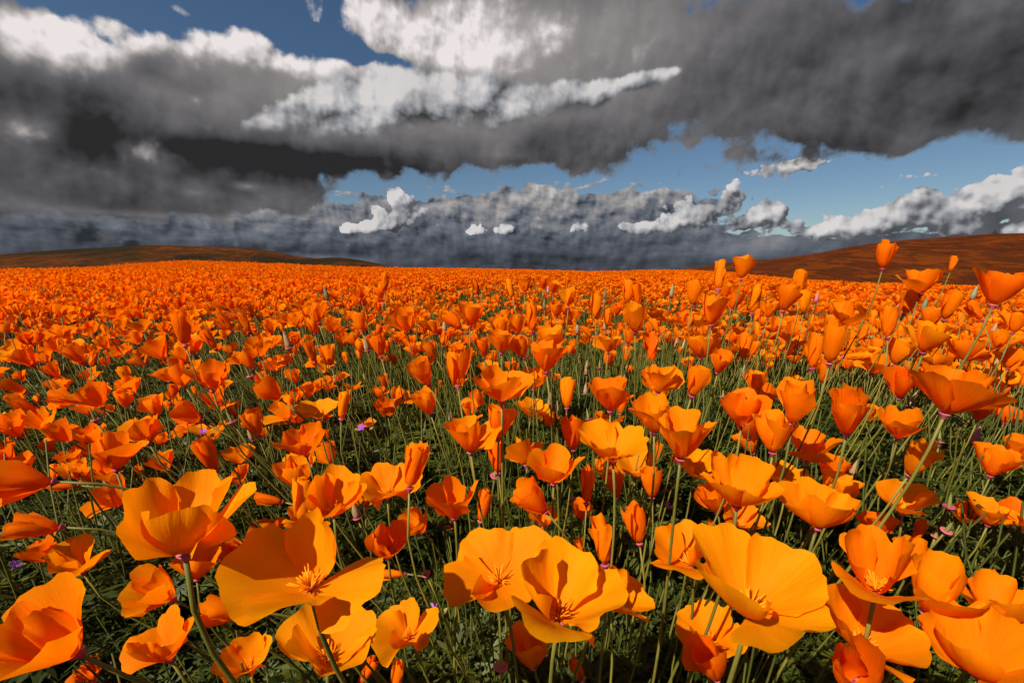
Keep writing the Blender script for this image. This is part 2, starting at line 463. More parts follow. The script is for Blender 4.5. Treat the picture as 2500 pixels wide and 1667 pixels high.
# ------------------------------------------------------------------ ground and hills
R_RIDGE = 27.0
HEAD = 0.32
_sk = np.array([(-600, 655), (0, 650), (230, 646), (330, 638), (450, 630), (600, 634), (760, 641), (900, 647), (1200, 651), (1450, 657), (1650, 653), (1760, 658), (1900, 672), (2050, 684), (2250, 692), (2500, 696), (3100, 690)], float)
_ska = np.array([azel(x, y) for x, y in _sk])
def ground_z(x, y):
    x = np.asarray(x, float); y = np.asarray(y, float)
    d = np.hypot(x, y); a = np.arctan2(x, y)
    e = np.interp(a, _ska[:, 0], _ska[:, 1])
    zr = CAM_Z + R_RIDGE * np.tan(e) - HEAD - .20
    ahead = np.clip((1.5 - np.abs(a)) / .5, 0, 1)
    t = np.clip((d - 1.5) / (R_RIDGE - 1.5), 0, 1)
    z = zr * t ** 1.25 * ahead
    side = np.clip((a + .28) / .25, 0, 1) * ahead
    z = z + side * (.045 * np.exp(-((d - 1.05) / .40) ** 2) - .10 * np.exp(-((d - 2.4) / .75) ** 2))
    bump = (fbm(x * .9 + 30, y * .9 + 12, 3) - .44) * .10 * np.clip(d / 3, 0, 1) + (fbm(x * 5 + 3, y * 5, 2) - .37) * .02
    z = z + bump
    beyond = np.clip(d - R_RIDGE, 0, None)
    z = z - np.minimum(beyond ** 2 * .006, 5.0 + 0 * beyond) * ahead
    return z

def build_ground():
    rad = np.concatenate([[0.02], np.linspace(.1, 3.2, 46), np.geomspace(3.3, 60, 70), np.geomspace(66, 6000, 26)])
    na = 288
    V = []
    for r in rad:
        a = np.linspace(-math.pi, math.pi, na, endpoint=False)
        x = r * np.sin(a); y = r * np.cos(a)
        V.append(np.stack([x, y, ground_z(x, y)], 1))
    V = np.concatenate(V)
    F = []
    for i in range(len(rad) - 1):
        for j in range(na):
            F.append((i * na + j, i * na + (j + 1) % na, (i + 1) * na + (j + 1) % na, (i + 1) * na + j))
    F.append(tuple(range(na)))
    o = link(mesh_obj('ground', V, F, M_SOIL))
    tag(o, 'dark soil ground rolling gently away under the poppies', 'ground', kind='structure')
build_ground()

def build_hill(name, sky_pts, dist, depth, mat, label, foot):
    """a long hill whose crest runs at dist metres, height read from its skyline"""
    pts = np.array([azel(x, y) for x, y in sky_pts])
    A = np.linspace(pts[0, 0], pts[-1, 0], 150)
    E = np.interp(A, pts[:, 0], pts[:, 1])
    # smooth the polyline
    k = np.exp(-np.linspace(-2, 2, 9) ** 2); k /= k.sum()
    E = np.convolve(np.pad(E, 4, 'edge'), k, 'valid')
    crest = CAM_Z + dist * np.tan(E)
    T = np.linspace(-1, 1, 60)
    V = []
    for i, a in enumerate(A):
        for t in T:
            r = dist + t * depth
            prof = math.cos(t * math.pi / 2) ** 1.3
            x, y = r * math.sin(a), r * math.cos(a)
            z = foot + (crest[i] - foot) * prof
            n = (float(fbm(x * .030 + 40, y * .018 + 9, 5)) - .47)
            z += n * (crest[i] - foot) * .22 * (1 - prof * .85) + n * .5
            V.append((x, y, z))
    o = link(mesh_obj(name, V, grid_faces(len(A), len(T)), mat))
    tag(o, label, 'hill', kind='structure')

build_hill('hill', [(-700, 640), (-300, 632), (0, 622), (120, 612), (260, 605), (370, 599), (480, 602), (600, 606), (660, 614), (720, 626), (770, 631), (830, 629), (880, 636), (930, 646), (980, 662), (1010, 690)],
           420.0, 180.0, hill_material('hill_scrub_cloud_shade', True, .51), 'low dark hill with green scrub patches under the storm cloud', -6.0)
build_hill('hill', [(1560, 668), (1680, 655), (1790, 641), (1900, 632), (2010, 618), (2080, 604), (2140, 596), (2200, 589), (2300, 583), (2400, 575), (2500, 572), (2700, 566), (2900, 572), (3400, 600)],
           330.0, 200.0, hill_material('hill_poppies_cloud_shade', False, .74), 'broad rust red hillside of poppies rising beyond the bright field', -6.0)

# ------------------------------------------------------------------ poppies
RNG = np.random.RandomState(11)
def profile(op):
    """petal profile of a flower op (0 furled .. 1 flat) for petal length 1: y -> r, z, lean from the upright"""
    k = np.array([0.0, .12, .25, .5, .75, 1.0])
    a1 = np.interp(op, k, [3, 6, 20, 37, 56, 74])
    a2 = np.interp(op, k, [-5, -6, -4, 15, 44, 76])
    s = np.linspace(0, 1.25, 64)
    al = np.where(s < .16, 74 + (a1 - 74) * (s / .16), a1 + (a2 - a1) * np.clip((s - .16) / .84, 0, 1.2))
    if op > .7: al = np.where(s < .16, 74 + (a1 - 74) * (s / .16), al)
    al = np.radians(al); ds = s[1] - s[0]
    r = .016 + np.concatenate([[0], np.cumsum(np.sin(al[:-1]) * ds)])
    z = np.concatenate([[0], np.cumsum(np.cos(al[:-1]) * ds)])
    return s, np.maximum(r, .016), z, al

def head_size(op):
    s, r, z, al = profile(op)
    i = np.searchsorted(s, .95)
    return 2 * r[:i].max() * (1.0 if op > .15 else 1.12), z[i]

def petal(op, L, k, rng, nu, nv, wild=1.0):
    """one petal in flower space: axis +z, base at the origin. k = 0..3"""
    dop = rng.normal(0, .045) * wild
    if wild > .5 and op > .35 and rng.rand() < .15: dop -= rng.uniform(.08, .26)      # a petal blown inwards
    elif wild > .5 and op > .3 and rng.rand() < .10: dop += rng.uniform(.18, .42)    # or hanging outwards
    s, r, z, al = profile(float(np.clip(op + dop, 0.0, 1.12)))
    TH = math.radians(np.interp(op, [0, .25, .5, 1], [36, 46, 58, 63])) * rng.uniform(.94, 1.05)
    u = np.linspace(-1, 1, nu); w = np.linspace(0, 1, nv) ** .9
    U, W = np.meshgrid(u, w, indexing='ij')
    ph = rng.uniform(0, 6.28, 6)
    fz = .024 * np.sin(9 * U + ph[0]) + .018 * np.sin(17 * U + ph[1]) + .030 * np.sin(4.3 * U + ph[2]) + .010 * np.sin(31 * U + ph[5])
    if rng.rand() < .35: fz = fz - rng.uniform(.05, .13) * np.exp(-((U - rng.uniform(-.7, .7)) / .10) ** 2)
    edge = (1 - .17 * np.abs(U) ** 3.6 + fz * wild) * (rng.uniform(.94, 1.06))
    rho = W * edge
    th = U * TH
    x = rho * np.sin(th) * 1.04; y = rho * np.cos(th) ** .42
    rr = np.interp(y, s, r); zz = np.interp(y, s, z); aa = np.interp(y, s, al)
    dphi = x / np.maximum(rr, .10 + .02 * W)
    lim = np.interp(op, [0, .25, .5, 1], [2.6, 1.9, 1.45, 1.22])
    dphi = lim * np.tanh(dphi / lim)
    # ruffles, cupping and curled edges, displaced along the surface normal
    amp = np.interp(op, [0, .3, .6, 1], [.016, .042, .075, .080]) * wild
    D = amp * W ** 1.6 * (np.sin(2.4 * U + ph[3]) + .55 * np.sin(5.3 * U + ph[4]) * W + .30 * np.sin(11 * U + ph[0]) * W ** 3)
    D += .006 * wild * W ** 1.5 * np.sin(23 * U + ph[2] + 2.0 * np.sin(3 * W + ph[3])) + .010 * wild * W * np.sin(7 * W + 5 * U + ph[1])
    D += rng.uniform(.010, .034) * wild * W ** 2 * (np.abs(np.sin(4.1 * U + ph[1])) - .6)      # soft pleats
    D += rng.uniform(-.10, .12) * wild * W ** 2.2 * np.tanh((U - rng.uniform(-.6, .6)) * 3.0) * np.clip(op, .15, .8)   # a fold across the petal
    D += rng.uniform(-.07, .10) * wild * np.clip(op, .1, 1) * W * U * U * 1.4
    D += rng.uniform(-.20, .24) * wild * np.clip(op - .1, 0, 1) * W ** 4        # lip rolled out or in
    spiral = np.interp(op, [0, .2, .5, 1], [.030, .030, .030, .022])
    rr2 = rr + D * np.cos(aa) + spiral * dphi * (W ** .6)
    if k % 2: rr2 *= .955
    z2 = zz - D * np.sin(aa) + .012 * (k % 2) * W
    rr2 = np.maximum(rr2, .010)
    phi = k * math.pi / 2 + rng.normal(0, .07) + dphi
    V = np.stack([rr2 * np.cos(phi), rr2 * np.sin(phi), z2], -1).reshape(-1, 3) * L
    uv = np.stack([(U * .5 + .5), W], -1).reshape(-1, 2)
    return V, grid_faces(nu, nv), uv

def frame(axis, spin):
    axis = norm(axis)
    a = norm(np.cross([.013, 1.0, .021] if abs(axis[1]) < .95 else [1.0, 0, 0], axis)); b = np.cross(axis, a)
    c, s = math.cos(spin), math.sin(spin)
    return np.stack([c * a + s * b, -s * a + c * b, axis], 1)          # columns

def collar_mesh(L, B, base, n=12):
    V, F = lathe([(.020 * L, -.16 * L), (.045 * L, -.10 * L), (.085 * L, -.045 * L), (.100 * L, -.026 * L), (.094 * L, -.014 * L), (.04 * L, -.014 * L)], n, base, B[:, 2])
    return V, F

def stamens_mesh(L, B, base, rng, n=20):
    V = []; F = []
    for i in range(n):
        q = rng.uniform(0, 6.28); tilt = rng.uniform(.03, .85); ln = L * rng.uniform(.17, .30)
        d = np.array([math.cos(q) * math.sin(tilt), math.sin(q) * math.sin(tilt), math.cos(tilt)])
        p0 = np.array([math.cos(q), math.sin(q), 0]) * .02 * L + np.array([0, 0, .04 * L])
        d2 = norm(d + np.array([math.cos(q), math.sin(q), -.1]) * .25)
        path = np.array([p0, p0 + d * ln * .45, p0 + d * ln * .5 + d2 * ln * .5])
        path = base + path @ B.T
        v, f = tube(path, [L * .006, L * .011, L * .007], 4)
        o = len(V); V += list(v); F += [tuple(o + j for j in t) for t in f]
    return V, F

def lean_of(x, y):
    """how far the stalks lean to the side there (radians, + = towards +x): the wind has combed them apart"""
    a = math.atan2(x, y)
    return float(np.interp(a, [-.95, -.75, -.45, -.15, .15, .5, .85], [-.72, -.62, -.42, -.10, .02, .20, .36]))

def lod(w):
    return (25, 18) if w > 130 else (17, 12) if w > 62 else (11, 8)

def place(px, py, w, Wp):
    """depth from usual size, nudged so that the head stands at a believable height over the ground"""
    best = None
    for k in np.linspace(.72, 1.38, 45):
        d = FPX * Wp * k / w
        p = np.array([0, 0, CAM_Z]) + ray(px, py) * d
        h = p[2] - float(ground_z(p[0], p[1]))
        pen = ((k - 1) / .22) ** 2 + (max(0, h - .40) / .05) ** 2 + (max(0, .24 - h) / .05) ** 2
        if best is None or pen < best[0]: best = (pen, k, d, p, h)
    return best[1:]

def axis_of(p, tr, tc):
    hx = norm([p[0], p[1], 0]); right = np.array([1.0, 0, 0]) if abs(p[0]) < 1e-6 else norm([hx[1], -hx[0], 0])
    right = norm(.6 * right + .4 * np.array([1.0, 0, 0]))
    up = np.array([0, 0, 1.0]); tr, tc = math.radians(tr), math.radians(tc)
    return norm(math.cos(tr) * (math.cos(tc) * up - math.sin(tc) * hx) + math.sin(tr) * right), right

def stem_path(base_head, axis, right, n, rng, droop=0.0):
    x, y = base_head[0], base_head[1]
    h = base_head[2] - float(ground_z(x, y))
    ln = lean_of(x, y)
    off = -right * math.tan(ln) * h * .75 - np.array([axis[0], axis[1], 0]) * h * .12 + np.array([rng.normal(0, .012), rng.uniform(.0, .03), 0])
    g0 = np.array([x + off[0], y + off[1], 0]); g0[2] = float(ground_z(g0[0], g0[1]))
    up = np.array([0, 0, 1.0])
    p1 = g0 + up * h * .45 - off * .15 + rng.normal(0, .012, 3) * [1, 1, 0]
    p2 = base_head - axis * min(.11, h * .40)
    return bezier(g0, p1, p2, base_head, n), g0

def poppy(px, py, w, op, tr=0.0, tc=0.0, tint=.5, label=None, group=None, L=.036, wild=1.0, cat='poppy', name='poppy'):
    rng = np.random.RandomState(int(px * 7 + py * 13) % 100000)
    Dm, H = head_size(op)
    c, s = abs(math.cos(math.radians(tr))), abs(math.sin(math.radians(tr)))
    Wp = L * max(Dm * c * (1.12 if w > 110 else 1.06) + H * s * 1.16, .2)
    k, d, p, h = place(px, py, w, Wp)
    L = L * k
    axis, right = axis_of(p, tr, tc)
    base = p - axis * (H * L * .5)
    B = frame(axis, rng.uniform(0, 6.28))
    nst = 14 if w > 100 else 9
    path, g0 = stem_path(base - axis * .12 * L, axis, right, nst, rng)
    root = bpy.data.objects.new(name, None); root.empty_display_size = .02
    root.location = g0; link(root)
    nu, nv = lod(w)
    for q in range(4):
        V, F, uv = petal(op, L, q, rng, nu, nv, wild)
        link(mesh_obj('petal', V @ B.T + (base - g0), F, M_PETAL, root, uv=uv, tint=tint))
    r0 = float(np.interp(w, [20, 100, 300], [.0009, .00115, .00125]))
    V, F = tube(path - g0, np.linspace(r0 * 1.15, r0 * .9, nst), 8 if w > 100 else 5)
    stem = link(mesh_obj('stem', V, F, M_STEM, root))
    if w > 26:
        V, F = collar_mesh(L, B, base - g0, 14 if w > 100 else 8)
        link(mesh_obj('collar', V, F, M_COLLAR, stem))
    if op > .42 and w > 70:
        V, F = stamens_mesh(L, B, base - g0, rng, 34 if w > 140 else 18)
        o = link(mesh_obj('stamens', V, F, M_STAMEN, root)); o['kind'] = 'stuff'
    tag(root, label, cat, group)
    root['head'] = [float(q) for q in p]; root['wpx'] = float(w)
    return root

# the poppies one can pick out: (x, y, width) of each head in photo pixels, how far it has opened, lean sideways and towards the lens, hue, and a name for the biggest
BIG = [
 (452, 1285, 323, .66, 4, 4, .85, 'large golden bowl-shaped poppy with a wavy lip on a pale stem'),
 (751, 1402, 348, .76, -4, 14, .95, 'wide golden poppy tilted open to show its fan of stamens, beside a rolled bud'),
 (130, 1560, 270, .52, -30, 14, .45, 'deep orange cupped poppy leaning over, its rim folded and pointed'),
 (385, 1442, 155, .5, -36, 14, .8, 'golden cupped poppy turned sideways under the big wavy bowl'),
 (398, 1578, 172, .60, -15, 4, .45, 'orange poppy with one petal curled down like a tongue'),
 (548, 1493, 115, .28, -70, 8, .6, 'half-shut poppy lying on its side with leaf shadow on it'),
 (600, 1611, 125, .58, -6, 14, .8, 'small round golden poppy facing up beside the widest open bowl'),
 (803, 1572, 237, .66, 6, 6, .85, 'broad golden poppy with crumpled inner petal below the stamen-showing bloom'),
 (190, 1370, 100, .48, -10, 12, .8, 'little golden poppy with pleated petals near the dark grass edge'),
 (88, 1288, 112, .32, -74, 0, .45, 'tube-like orange poppy blown flat with a ragged mouth'),
 (60, 1178, 125, .32, -78, 0, .3, 'long red orange poppy blown flat along the stalks'),
 (815, 1220, 150, .58, 2, 12, .6, 'orange cup poppy with smooth rim above the widest golden bloom'),
 (1215, 1400, 262, .78, -8, 26, .7, 'huge flat-open poppy facing out behind the glowing cup'),
 (1370, 1470, 285, .66, 6, 12, 1.0, 'glowing yellow gold poppy cup overlapping the huge flat-open bloom'),
 (1500, 1452, 165, .58, 24, 2, .75, 'orange poppy tucked behind the glowing yellow gold cup'),
 (1290, 1592, 138, .48, -16, 6, .7, 'half-open poppy hanging just under the glowing yellow gold cup'),
 (993, 1540, 155, .68, -14, 14, .85, 'golden poppy of four distinct petals beside a purple wildflower'),
 (960, 1401, 62, .04, -84, 0, .6, 'rolled tube-shaped poppy lying level on a curved stem'),
 (1106, 1228, 122, .50, -4, 14, .45, 'orange cup poppy with an even rim above the huge flat bloom'),
 (1020, 1278, 98, .52, -30, 12, .55, 'pointed orange poppy leaning onto its cup-shaped neighbour'),
 (945, 1188, 140, .70, 0, 8, .65, 'wide flat orange poppy showing a yellow stamen tuft, tall closed bloom behind'),
 (1305, 1220, 125, .40, -40, 8, .4, 'deep orange trumpet poppy thrown sideways, mouth rolled'),
 (1352, 1148, 115, .54, 0, 12, .5, 'see-through orange cup poppy stacked above a trumpet-shaped one'),
 (1493, 1092, 162, .62, -6, 10, .9, 'broad yellow orange poppy dome in the middle of the field'),
 (1556, 1142, 112, .68, 6, 12, .8, 'open poppy with pale stamens pressed against the broad yellow dome'),
 (1680, 1352, 185, .68, -10, 12, .75, 'golden poppy showing red stamens half behind the great four-lobed bloom'),
 (1835, 1455, 350, .76, 4, 16, .95, 'great golden four-lobed poppy with splayed yellow stamens on a thick stem'),
 (1735, 1545, 150, .66, -8, 14, .75, 'golden poppy squeezed under the great four-lobed bloom'),
 (1735, 1622, 110, .34, -20, 14, .15, 'red orange poppy tube gaping beneath the great four-lobed bloom'),
 (1802, 1195, 178, .62, 0, 8, .75, 'upright golden cup poppy with a pink collar on a straight stem'),
 (2003, 1253, 192, .68, 6, 6, .75, 'flared golden poppy like a saucer with one dark inner petal'),
 (2205, 1222, 122, .58, -3, 14, .8, 'neat golden bowl poppy standing alone on a curved stem'),
 (2143, 1395, 215, .58, 0, 8, .45, 'large orange cup poppy with a shadowed fold inside'),
 (2280, 1442, 130, .34, 6, 6, .75, 'plump half-closed golden poppy like a tulip on a thick stem'),
 (2115, 1550, 255, .66, 12, 8, .55, 'ruffled orange poppy with pleated petals spread to a point'),
 (2088, 1640, 118, .28, 0, 36, .1, 'red orange poppy seen from above into its dark throat'),
 (2390, 1605, 262, .68, -4, 14, .65, 'big orange poppy at the field corner crossed by stem shadows'),
 (2440, 1490, 195, .68, 6, 8, .6, 'wide orange poppy behind the shrivelled twisted bud'),
 (2325, 965, 182, .58, 10, 0, .2, 'large red orange poppy bowl seen side-on with a lifted rim'),
 (2440, 708, 122, .52, 10, -4, .1, 'big dark red orange poppy against the rust red hillside'),
 (2160, 625, 44, .28, 3, 0, .3, 'tallest poppy, closed like a tulip, standing up against the hill'),
 (1813, 655, 46, .34, 3, 0, .6, 'tall flat-topped orange poppy poking above the field by the hill foot'),
 (1667, 1072, 133, .46, 3, 4, .6, 'tall deep funnel poppy with a magenta base'),
 (1225, 945, 122, .56, 0, 4, .45, 'wide orange poppy of overlapping petals among the crowded middle'),
 (745, 1090, 160, .84, -6, 6, .25, 'ragged red orange poppy with petals splayed apart'),
]
MORE = [
 # x, y, w, open, lean, to lens, hue
 (100,1350,95,.58,-20,-4,.1),(262,1332,46,.05,-80,0,.3),(155,1187,60,.06,-84,0,.2),(222,1172,47,.28,-25,0,.4),(583,1163,66,.58,0,-8,.2),(277,1212,110,.6,-20,4,.3),
 (658,1220,70,.16,-74,0,.3),(660,1292,78,.68,0,-8,.2),(745,1270,95,.76,0,6,.5),(735,1222,40,.10,5,0,.95),(565,1357,62,.4,8,0,.05),(592,1290,50,.5,10,4,.4),(480,1388,110,.68,6,0,.3),
 (335,1522,48,.06,-70,0,.3),(460,1443,50,.5,20,4,.4),(212,1658,85,.5,-20,14,.05),(1180,1235,42,.14,6,0,.4),(1090,1278,58,.58,0,8,.3),(945,1332,95,.46,0,30,.0),(868,1215,70,.55,-8,8,.7),
 (897,1207,34,.08,4,0,.7),(1008,1140,58,.13,9,0,.45),(1280,1110,105,.66,-10,6,.5),(1590,1180,54,.28,0,6,.5),(1500,1183,62,.34,-16,0,.3),(1434,1187,30,.04,-5,0,.25),(1422,1250,42,.36,6,0,.4),
 (1330,1268,76,.58,4,0,.6),(1470,1322,58,.09,-8,4,.45),(1420,1345,38,.08,-4,4,.4),(1553,1282,64,.22,-14,2,.4),(970,1652,38,.05,0,0,.4),(895,1640,60,.05,40,0,.0),(1385,1632,78,.64,0,36,.15),(1410,1636,46,.08,-16,0,.4),(1455,1640,54,.5,14,8,.8),
 (1743,1222,75,.34,-15,2,.5),(1815,1266,95,.58,10,0,.4),(1748,1302,80,.6,30,-6,.1),(1925,1172,110,.62,10,6,.65),(2030,1147,66,.32,4,4,.4),(2045,1198,102,.54,10,0,.7),(2230,1366,120,.66,10,4,.4),
 (2405,1432,56,.05,16,0,.2),(2243,1298,32,.05,4,0,.3),(2356,1253,56,.4,8,2,.4),(2420,1258,85,.58,10,4,.7),(2480,1262,84,.58,10,14,.05),(2135,1282,72,.5,0,0,.05),
 # left of the field
 (280,1110,98,.48,5,0,.35),(352,1055,105,.58,-10,2,.5),(223,1066,75,.5,-15,0,.4),(147,1057,80,.38,-30,0,.3),(397,1131,70,.5,-25,0,.6),(510,1113,60,.14,-24,0,.3),(580,1112,62,.5,-15,2,.6),(514,1060,88,.68,-6,4,.9),
 (623,1033,56,.28,-15,0,.4),(692,1003,76,.5,-20,4,.9),(777,1005,102,.72,0,6,.95),(838,990,36,.06,6,0,.9),(725,1162,100,.58,-6,0,.6),(802,1107,58,.38,-20,0,.5),(660,956,88,.38,-40,0,.3),(743,963,32,.28,-20,0,.3),
 (260,1150,60,.4,-12,0,.4),(176,1120,63,.5,-18,4,.6),(190,1152,70,.56,-20,0,.5),(342,1154,30,.2,-20,0,.4),(460,1013,92,.36,-50,0,.0),(377,994,62,.44,-18,2,.5),(427,974,42,.38,-15,0,.5),(527,973,60,.48,-14,0,.3),
 (517,924,96,.58,-8,2,.2),(440,920,65,.4,-20,0,.4),(233,970,92,.5,-20,0,.45),(315,946,72,.5,-20,0,.5),(160,975,68,.28,-60,0,.3),(70,995,60,.12,-55,0,.2),(32,946,60,.28,-58,0,.3),(30,1045,66,.45,-24,0,.4),(95,1030,72,.4,-40,0,.5),
 (150,940,50,.45,-25,0,.4),(387,855,66,.38,-15,0,.4),(446,866,52,.4,-20,0,.4),(475,843,54,.4,-15,0,.3),(512,829,40,.12,-20,0,.3),(633,850,66,.58,-8,-6,.5),(605,882,56,.38,-30,0,.4),(553,787,36,.05,-25,0,.3),(540,748,42,.05,-50,0,.2),
 (598,787,32,.08,-20,0,.3),(447,804,36,.18,-10,0,.3),(343,797,52,.58,-10,0,.6),(331,827,46,.5,-20,0,.4),(60,875,60,.45,-26,0,.3),(759,860,38,.12,-15,0,.4),(803,870,38,.28,-15,0,.4),(717,920,42,.36,-10,0,.4),(773,767,42,.34,-10,0,.4),
 (765,795,45,.45,-10,0,.5),(812,795,42,.5,-6,0,.5),(430,890,45,.45,-15,0,.6),(337,884,42,.3,-40,0,.4),(258,884,34,.4,-25,0,.5),(185,865,52,.3,-28,0,.3),(108,875,44,.5,-20,0,.7),(305,916,34,.2,-20,0,.9),
 (130,905,46,.4,-30,0,.4),(220,915,44,.45,-25,0,.5),(50,920,40,.5,-25,0,.4),(255,840,38,.4,-20,0,.4),(150,830,38,.45,-25,0,.4),(65,825,36,.4,-25,0,.3),(690,880,36,.4,-12,0,.5),(660,800,32,.4,-12,0,.4),(720,780,30,.3,-10,0,.4),
 (400,800,32,.4,-20,0,.4),(290,790,30,.4,-20,0,.3),(215,800,30,.4,-20,0,.5),(860,830,34,.35,-10,0,.4),(640,930,40,.4,-20,0,.4),(570,1000,40,.4,-20,0,.5),(15,1110,60,.45,-30,0,.2),(60,1130,56,.5,-30,0,.4),(120,1090,50,.4,-30,0,.4),
 # middle
 (1330,870,76,.33,-8,-4,.2),(1348,832,60,.44,4,0,.45),(1270,850,62,.38,-20,0,.4),(1220,800,42,.38,0,0,.55),(1227,838,56,.4,2,0,.4),(1112,902,62,.30,-8,0,.35),(1032,915,86,.44,-30,0,.4),(1043,985,74,.42,-12,0,.5),(1145,1067,97,.48,-8,6,.55),
 (1220,1033,78,.38,5,0,.35),(1300,1001,74,.5,10,6,.75),(1343,1028,58,.56,-28,0,.5),(1399,1061,46,.26,-4,0,.1),(1385,962,40,.26,2,0,.9),(1213,1120,36,.08,-2,0,.15),(1490,970,104,.58,-4,2,.4),(1517,987,34,.26,0,0,.55),(1609,935,102,.62,4,-2,.5),
 (1595,1020,105,.5,0,4,.55),(1608,970,44,.5,0,4,.95),(1487,840,62,.52,4,0,.4),(1537,822,40,.28,6,0,.5),(1484,877,28,.2,-2,0,.4),(1529,865,16,.05,0,0,.5),(1592,850,26,.05,-4,0,.2),(1600,797,32,.05,-30,0,.4),(1434,811,32,.06,-40,0,.3),
 (1550,780,60,.4,0,0,.4),(1393,772,32,.33,0,0,.5),(1360,757,36,.4,0,0,.4),(1150,771,60,.44,0,0,.5),(1110,786,55,.28,-40,0,.3),(1161,830,36,.24,-35,0,.4),(1118,853,46,.44,-15,0,.5),(1050,855,46,.28,-35,0,.4),(925,846,44,.32,-8,0,.4),
 (990,786,52,.34,-10,0,.4),(880,788,42,.4,-8,0,.4),(1002,840,36,.36,-8,0,.5),(945,1000,66,.56,0,8,.05),(975,970,65,.66,16,0,.4),(940,932,28,.28,-6,0,.4),(1162,980,60,.56,-14,0,.4),(1147,1005,42,.38,-8,0,.4),(1190,903,46,.46,0,0,.6),
 (1308,930,72,.5,8,0,.7),(1322,910,24,.06,4,0,.9),(1353,925,32,.4,10,0,.5),(1482,1037,75,.56,0,0,.4),(1470,1142,50,.4,-28,0,.4),(1298,776,27,.05,-2,0,.35),(1263,793,44,.4,0,0,.4),(1486,776,26,.18,0,0,.5),(1604,1107,24,.06,0,0,.5),(1695,1137,125,.72,6,4,.85),
 (1120,935,34,.4,0,0,.5),(1060,800,32,.4,-8,0,.5),(960,880,30,.4,-10,0,.4),(1250,900,32,.4,0,0,.5),(1180,850,30,.3,-6,0,.3),(1400,850,30,.4,0,0,.4),
 # right
 (1715,847,80,.48,2,0,.4),(1700,932,64,.22,4,2,.5),(1757,887,64,.48,4,0,.4),(1842,933,54,.44,6,0,.45),(1818,847,26,.12,0,0,.5),(1840,852,32,.28,10,0,.4),(1868,967,58,.44,4,12,.1),(1812,1005,92,.48,-4,0,.3),(1822,1045,58,.38,-20,6,.25),
 (1828,1084,70,.4,-30,0,.5),(1890,1063,92,.42,4,0,.45),(1942,990,62,.28,4,0,.55),(1930,958,62,.5,2,0,.4),(1975,1092,98,.48,0,0,.45),(2070,1015,66,.28,4,4,.6),(2118,1010,55,.44,14,0,.5),(2198,1038,84,.44,6,4,.5),(2240,1124,100,.38,22,0,1.0),
 (2395,1000,60,.4,12,0,.0),(2432,960,54,.5,12,0,.2),(2460,1018,72,.64,14,-14,.0),(2203,943,42,.24,4,18,.1),(2427,1130,88,.48,4,4,.45),(2485,1100,66,.48,10,0,.4),(2195,862,48,.22,6,0,.4),(2263,830,108,.62,6,0,.85),(2088,868,56,.14,80,0,.7),
 (2138,891,50,.38,6,0,.6),(1988,860,30,.06,-8,0,.4),(2031,840,40,.12,2,0,.6),(2011,911,20,.06,4,0,.5),(2360,862,105,.72,8,-10,.2),(2468,877,46,.28,8,0,.2),(2090,968,62,.48,-30,0,.3),(1757,673,28,.13,2,0,.4),(1952,690,25,.1,-2,0,.5),
 (1844,732,30,.05,0,0,.95),(1917,732,66,.42,0,0,.3),(1879,758,42,.4,4,0,.35),(1737,760,76,.48,2,0,.5),(1694,718,30,.22,0,0,.4),(2252,687,66,.44,4,0,.4),(2326,644,18,.05,4,0,.5),(2065,768,66,.46,2,0,.4),(2222,740,48,.26,14,0,.5),(2320,747,46,.16,15,0,.4),
 (2166,790,34,.12,2,0,.3),(2270,778,50,.4,4,0,.3),(2382,760,50,.18,-40,0,.2),(1963,737,26,.26,0,0,.95),(1770,710,36,.4,0,0,.4),(1790,738,38,.4,2,0,.3),(1663,781,34,.4,0,0,.3),(1685,793,18,.05,0,0,.4),(2480,790,60,.5,10,0,.3),(2440,830,40,.4,10,0,.5),
 (940,688,20,.05,6,0,.5),(1163,700,24,.05,-20,0,.2),(1245,707,26,.07,-10,0,.95),(930,713,38,.4,0,0,.4),(880,716,30,.4,-4,0,.4),(1282,700,34,.4,0,0,.4),(1327,693,26,.36,0,0,.3),(1351,702,28,.4,0,0,.4),(1390,728,32,.26,4,0,.6),(1455,747,24,.08,0,0,.6),
 (1555,722,36,.13,-15,0,.4),(1533,713,26,.2,0,0,.5),(1583,682,18,.06,0,0,.3),(1632,738,50,.45,0,0,.2),(1335,728,30,.38,4,0,.4),(1310,726,28,.36,0,0,.5),(1186,735,30,.3,-6,0,.4),(1205,729,30,.38,0,0,.4),(1080,716,28,.36,-6,0,.4),(1107,719,28,.4,-4,0,.5),(1248,743,30,.28,-4,0,.4),
]
NICK = ['wavy-lipped golden bowl', 'wide golden bloom with fanned stamens', 'deep orange pointed cup', 'sideways golden cup', 'tongue-petalled poppy', 'half-shut poppy lying flat', 'small round golden poppy', 'broad crumpled golden poppy',
 'little pleated golden poppy', 'ragged tube-like poppy', 'long red blown-flat poppy', 'smooth-rimmed orange cup', 'huge flat-open bloom', 'glowing yellow gold cup', 'poppy tucked behind the glowing cup', 'poppy hanging under the glowing cup', 'four-petalled golden poppy',
 'rolled level tube poppy', 'even-rimmed orange cup', 'pointed leaning poppy', 'flat orange poppy with yellow tuft', 'sideways trumpet poppy', 'see-through orange cup', 'broad yellow dome', 'open poppy against the yellow dome', 'golden poppy with red stamens',
 'great four-lobed bloom', 'poppy squeezed under the great bloom', 'gaping red orange tube', 'upright pink-collared cup', 'flared golden saucer', 'neat golden bowl', 'large orange cup with shadowed fold', 'plump golden tulip-like poppy', 'ruffled pleated poppy',
 'poppy with the dark throat', 'corner poppy crossed by stem shadows', 'wide poppy behind the twisted bud', 'large side-on red bowl', 'big dark red poppy by the hill', 'tallest tulip-shaped poppy', 'tall flat-topped poppy', 'deep funnel poppy with magenta base', 'wide poppy of overlapping petals', 'ragged splayed poppy']
MARKS = []
